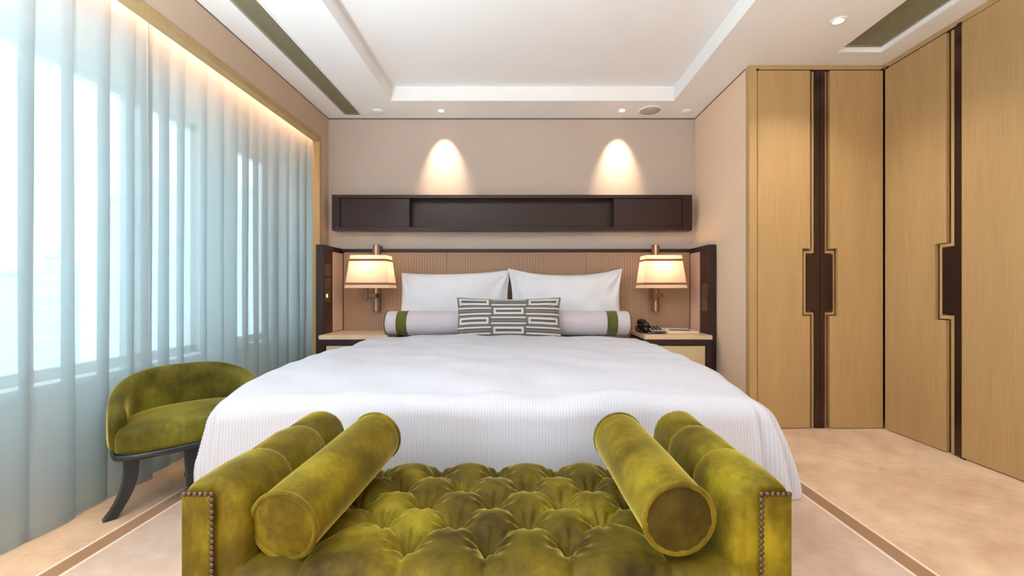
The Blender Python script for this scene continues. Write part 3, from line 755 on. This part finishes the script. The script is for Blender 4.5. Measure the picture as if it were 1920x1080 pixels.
# ================================================================ tufted bench
bn = thing('bench', 'olive green velvet tufted bench with raised arms at the bed foot', 'bench', (-0.07, 1.15, 0))
BX0, BX1, BY0, BY1 = -0.703, 0.563, 0.889, 1.425
AT = 0.128
odd = [-0.445, -0.26, -0.075, 0.11, 0.295]; even = [-0.5375, -0.3525, -0.1675, 0.0175, 0.2025, 0.3875]
rows = [(0.982, odd[1:4]), (1.076, even[1:5]), (1.168, odd), (1.262, even[1:5]), (1.356, odd)]
rows = [(0.982+0.0935*i, xs) for i, (y, xs) in enumerate(rows)]
buttons = [(x, y) for y, xs in rows for x in xs]
LX, LY, X0, Y0 = 0.0925, 0.0935, -0.26, 0.982
def sag(v): return abs(math.sin(PI*v))
def tuft(x_, y_):
    A = 0.030
    p = (x_-X0)/(2*LX); q_ = (max(y_, Y0)-Y0)/(2*LY)
    q_ = min(q_, 4*LY/(2*LY))
    lat = (sag(p+q_)*sag(p-q_))**0.40
    side = None
    if y_ < Y0: 
        k = min(1, (Y0-y_)/0.05); lat = sag(p)**(0.84-0.34*k)
    if y_ > Y0+4*LY: lat = sag(p)**0.5
    if y_ < Y0+LY:
        t_ = max(0, min(1, (Y0+LY-y_)/0.10)); bow = t_**0.6
        for s, xe in ((-1, -0.3525), (1, 0.2025)):
            xb = xe+s*0.112*bow; inner = (-0.26 if s < 0 else 0.11)+s*max(0, y_-Y0)*(LX/LY)
            if (x_-inner)*s > 0:
                if (x_-xb)*s > 0: lat = 0.55*min(1, ((x_-xb)*s)/0.05)**0.5
                else: lat = max(0, math.sin(PI*min(1, max(0, (x_-inner)/((xb-inner) or 1e-6)))))**0.45
    db, bb = min((math.hypot(x_-a, (y_-b)*0.95), (a, b)) for a, b in buttons)
    h = 0.034*(0.3+0.7*lat)
    h -= 0.050*math.exp(-(db/0.029)**1.2)
    if db < 0.08:
        th = math.atan2(y_-bb[1], x_-bb[0])
        h += 0.0058*math.cos(th*8+bb[0]*5+bb[1]*31)*math.exp(-((db-0.032)/0.020)**2)
        h += 0.0012*math.cos(th*16+bb[0]*9)*math.exp(-((db-0.03)/0.012)**2)
    h += 0.0025*noise.noise(Vector((x_*16, y_*16, 0)))
    return h
SX0, SX1 = BX0+AT-0.02, BX1-AT+0.02
ZS, RF = 0.404, 0.05
flatL = (BY1-RF)-(BY0-0.02+RF); arc = RF*PI/2; drop = 0.20
total = drop+arc+flatL+arc+drop
def seat_pt(u, v):
    x_ = SX0+u*(SX1-SX0); s = v*total; yr = BY1-RF; yf = BY0-0.02+RF
    if s < drop: p = (BY1, ZS-RF-(drop-s)); n_ = (1, 0); yy = BY1+(drop-s)+arc-RF
    elif s < drop+arc: th = (s-drop)/RF; p = (yr+RF*math.cos(th), ZS-RF+RF*math.sin(th)); n_ = (math.cos(th), math.sin(th)); yy = yr+(drop+arc-s)
    elif s < drop+arc+flatL: yy = yr-(s-drop-arc); p = (yy, ZS); n_ = (0, 1)
    elif s < drop+2*arc+flatL: th = (s-drop-arc-flatL)/RF; p = (yf-RF*math.sin(th), ZS-RF+RF*math.cos(th)); n_ = (-math.sin(th), math.cos(th)); yy = yf-(s-drop-arc-flatL)
    else: q = s-drop-2*arc-flatL; p = (BY0-0.02, ZS-RF-q); n_ = (-1, 0); yy = yf-arc-q
    h = tuft(x_, yy)
    return (x_, p[0]+n_[0]*h*0.6, p[1]+n_[1]*h)
st = obj('seat_cushion', grid(seat_pt, 250, 210), M['velvet'], bn, True)
for (x_, y_) in buttons:
    zz = ZS-0.036
    obj('button', lathe((x_, y_, zz-0.004), (0, 0, 1), [(0, 0.008), (0.004, 0.009), (0.008, 0.006), (0.010, 0.0)], 12), M['velvet'], st, True)
obj('seat_base', box(BX0+0.06, BX1-0.06, BY0+0.01, BY1-0.03, 0.10, 0.35), M['velvet'], bn)
def arm(s, xo):
    """s=+1: the outer face is at xo and the arm grows towards +x"""
    creases = (1.094, 1.278)
    prof = [(0.0, 0.10), (0.0, 0.25), (0.0, 0.40), (0.0, 0.50), (0.0, 0.55), (0.001, 0.574), (0.008, 0.589), (0.02, 0.597), (0.04, 0.6005), (0.06, 0.599), (0.08, 0.593), (0.098, 0.582), (0.113, 0.564), (0.123, 0.54), (0.128, 0.50), (0.130, 0.45), (0.130, 0.40), (0.128, 0.25), (0.125, 0.10)]
    ys = []
    y = BY0
    for k in range(9): ys.append((BY0+0.0+0.028*(1-math.cos(k/8*PI/2)), 0.028*(1-math.sin(k/8*PI/2)), 0))
    y = BY0+0.03
    while y < BY1-0.03: ys.append((y, 0, 0)); y += 0.004
    for k in range(9): ys.append((BY1-0.03+0.03*math.sin(k/8*PI/2), 0.03*(1-math.cos(k/8*PI/2)), 0))
    cx_, cz_ = 0.065, 0.45
    rings = []
    edges_ = [BY0-0.03, creases[0], creases[1], BY1+0.02]
    for yy, ins, _ in ys:
        ring = []
        lobe = 0
        for a, b in zip(edges_, edges_[1:]):
            if a <= yy <= b: q = (yy-a)/(b-a); lobe = math.sqrt(max(0, 1-(2*q-1)**2))
        cr = sum(math.exp(-abs(yy-c)/0.0045) for c in creases)
        for (px, pz) in prof:
            nx, nz = px-cx_, max(0, pz-cz_)
            wgt = max(0, min(1, (pz-0.36)/0.12))*(0.15 if px < 0.015 else 1)
            off = (0.010*lobe-0.007-0.008*cr)*wgt
            nn = math.hypot(nx, nz*2) or 1
            # front roll: the outer and top faces stay flat to the panel, the inner pad rounds off
            inn = ins*(1 if px > 0.075 else 0.35)
            wob = 0.0025*noise.noise(Vector((px*14+xo, yy*16, pz*14)))*wgt
            qx = px+nx/nn*(off+wob)-(inn if px > 0.075 else -inn*0.2)
            qz = pz+nz*2/nn*(off+wob)-(inn*(1.0 if pz > 0.58 else 0.4) if pz > 0.5 else 0)
            ring.append((xo+s*qx, yy, qz))
        rings.append(ring)
    a_ = obj('arm', loft(rings), M['velvet'], bn, True)
    fp = bbox(min(xo+s*0.002, xo+s*0.066), max(xo+s*0.002, xo+s*0.066), BY0-0.010, BY0+0.012, 0.10, 0.577, 0.005, 3)
    pn = obj('front_panel', fp, M['velvet'], a_, True)
    first = None
    def nail(x_, z_):
        nonlocal first
        if first is None:
            first = obj('nail_head', lathe((0, 0, 0), (0, -1, 0), [(0, 0.0058), (0.0022, 0.0052), (0.004, 0.003), (0.0046, 0.0)], 12), M['nail'], None, True)
            first.parent = pn; first.location = Vector((x_, BY0-0.0102, z_))-WL[pn]
        else:
            c = first.copy(); COL.objects.link(c); c.parent = pn; c.location = Vector((x_, BY0-0.0102, z_))-WL[pn]
    for k in range(6): nail(xo+s*(0.0085+0.0112*k), 0.572)
    z_ = 0.572
    while z_ > 0.11: nail(xo+s*0.0655, z_); z_ -= 0.0122
    obj('outer_board', bbox(min(xo-s*0.001, xo+s*0.003), max(xo-s*0.001, xo+s*0.003), BY0+0.01, BY1-0.012, 0.10, 0.56, 0.001, 1), M['velvet'], a_)
arm(1, BX0); arm(-1, BX1)
for x in (BX0+0.05, BX1-0.05):
    for y in (BY0+0.05, BY1-0.05): obj('leg', cyl((x, y, 0), (0, 0, 1), 0.016, 0.10, 12, 0.024), M['frame_black'], bn, True)

def bench_bolster(A, B, R, label, seed, capm):
    A, B = Vector(A), Vector(B); d, u, v = frame_of(B-A); L = (B-A).length
    g = thing('bench_bolster', label, 'bolster', (A.x, A.y, A.z-R), 'round velvet bench bolsters')
    rings = []; n = 64
    prof = [(0.0, 0.93), (0.006, 0.97), (0.015, 0.985)]+[(0.03+(L-0.06)*k/24, 1.0+0.012*math.sin(PI*k/24)) for k in range(25)]+[(L-0.012, 0.985), (L-0.004, 0.95), (L, 0.90)]
    for h, k in prof:
        rg = []
        for i in range(n):
            a = 2*PI*i/n; e = 1+0.012*noise.noise(Vector((math.cos(a)*1.5+seed, math.sin(a)*1.5, h*7)))
            if h < 0.07: e += 0.008*math.sin(a*23+2*math.sin(3*a))*(1-h/0.07)
            rg.append(A+d*h+R*k*e*(math.cos(a)*u+math.sin(a)*v))
        rings.append(rg)
    obj('body', loft(rings, cap0=False, cap1=False), M['velvet2'], g, True)
    for end, sg in ((A, 1), (B, -1)):
        rg = []
        for j in range(12):
            q = j/11; row = []
            for i in range(n):
                a = 2*PI*i/n
                dz = -0.010*(1-q*q)+0.0016*noise.noise(Vector((q*math.cos(a)*4+seed, q*math.sin(a)*4, sg*2)))*1.8+0.0015*math.sin(a*17+seed)*q**6
                row.append(end+d*sg*(dz+0.001)+R*0.94*max(q, 0.002)*(math.cos(a)*u+math.sin(a)*v))
            rg.append(row)
        rg.reverse()
        cp_ = obj('end_cap', loft(rg, cap0=False), M[capm], g, True)
        if capm != 'velvet2': cp_['label'] = 'dark brown velvet end cap'
        ring = [end+d*sg*0.002+R*0.955*(math.cos(2*PI*k/64)*u+math.sin(2*PI*k/64)*v) for k in range(64)]
        obj('piping', tube(ring, 0.0062, 8, True), M['velvet2'], g, True)
bench_bolster((-0.507, 0.911, 0.494), (-0.450, 1.335, 0.540), 0.0775, 'olive velvet bolster with lighter end cap lying against the left bench arm', 1, 'velvet2')
bench_bolster((0.332, 0.892, 0.520), (0.306, 1.335, 0.538), 0.0775, 'olive velvet bolster with dark brown end cap lying near the right bench arm', 5, 'velvet4')

# ================================================================ low green chair
ch = thing('chair', 'low curved green velvet chair with black legs by the curtain', 'chair', (-1.66, 2.05, 0))
fr = Vector((0.76, -0.65, 0)).normalized(); ed = Vector((0.65, 0.76, 0)).normalized()     # facing direction, width direction
C0 = Vector((-1.530, 2.045, 0))              # middle of the front edge
HW, DP = 0.305, 0.385
def loc(a, b, z): return C0+ed*a-fr*b+Vector((0, 0, z))      # a across, b backwards
def dee(k, n, e=0.0):
    """closed D outline, counter-clockwise: front bow then back curve"""
    t_ = k/n*2*PI; c, s = math.cos(t_), math.sin(t_)
    a = (HW-e)*(abs(c)**0.72)*(1 if c > 0 else -1)
    if s >= 0: b = 0.10+(DP-0.10-e)*(s**0.85)
    else: b = 0.10-(0.10+0.03-e*0.6)*(abs(s)**0.55)
    return a, b
NN = 72
def drings(lv): return [[loc(*dee(k, NN, e), z) for k in range(NN)] for e, z in lv]
obj('frame', loft(drings([(0.012, 0.252), (0.002, 0.256), (0.0, 0.262), (0.0, 0.274), (0.004, 0.279)])), M['frame_black'], ch, True)
lv = [(0.02, 0.2795), (0.010, 0.286), (0.008, 0.30), (0.006, 0.34), (0.009, 0.365), (0.02, 0.382), (0.045, 0.396), (0.09, 0.408), (0.15, 0.416), (0.22, 0.420)]
def seatr(e, z):
    out = []
    for k in range(NN):
        a, b = dee(k, NN, 0.0); ca, cb = 0, 0.16
        q = 1-e/0.30
        a2, b2 = ca+(a-ca)*q, cb+(b-cb)*q
        out.append(loc(a2, b2, z))
    return out
obj('seat_cushion', loft([seatr(e, z) for e, z in lv]), M['velvet3'], ch, True)
# wrap-around back: section swept round the D from one front end to the other
def back(name):
    rings = []; n = 60
    for i in range(n+1):
        q = i/n; t_ = -0.20+q*(PI+0.40)
        c, s = math.cos(t_), math.sin(t_)
        a = (HW+0.008)*(abs(c)**0.72)*(1 if c > 0 else -1)
        if s >= 0: b = 0.10+(DP-0.09)*(s**0.85)
        else: b = 0.10-0.12*(abs(s)**0.7)
        e_ = math.sin(q*PI)
        top = 0.435+0.172*e_**0.75
        th = 0.060+0.012*e_
        endk = min(1, min(q, 1-q)/0.05); endk = math.sqrt(max(0, 1-(1-endk)**2))
        nrm = Vector((a, (b-0.10)*1.0, 0)); nrm = nrm.normalized() if nrm.length > 1e-4 else Vector((1, 0, 0))
        P = lambda inn, z: loc(a-nrm.x*inn, b-nrm.y*inn, z)
        zb = 0.281; hh = (top-zb)
        th2 = th*(0.35+0.65*endk); z_t = zb+hh*(0.72+0.28*endk)
        sec = [P(0.0, zb), P(-0.004, zb+0.05), P(-0.004, z_t-0.06), P(-0.002, z_t-0.025), P(0.010, z_t-0.006), P(th2*0.45, z_t+0.004), P(th2*0.8, z_t-0.008), P(th2*1.0, z_t-0.03), P(th2*1.05, z_t-0.07), P(th2*1.0, zb+0.08), P(th2*0.9, zb)]
        rings.append(sec)
    return obj(name, loft(rings), M['velvet3'], ch, True, sub=1)
bk = back('backrest')
def sabre(a, b, da, db, n=9):
    rings = []
    for i in range(n):
        q = i/(n-1); z = 0.254*(1-q)
        k = 0.35*math.sin(q*PI*0.9)*-0.4+q*q            # S curve outwards
        w_ = 0.026-0.008*q+0.004*max(0, q-0.85)/0.15
        ca, cb = a+da*k, b+db*k
        rings.append([loc(ca+x_*w_, cb+y_*w_, z) for x_, y_ in ((-1, -1), (1, -1), (1, 1), (-1, 1))])
    return rings
for a, b, da, db in ((-0.245, 0.065, -0.07, 0.01), (-0.03, 0.03, 0.0, -0.03), (0.235, 0.10, 0.05, 0.0), (0.03, 0.31, 0.0, 0.05)):
    obj('leg', loft(sabre(a, b, da, db)), M['frame_black'], ch)
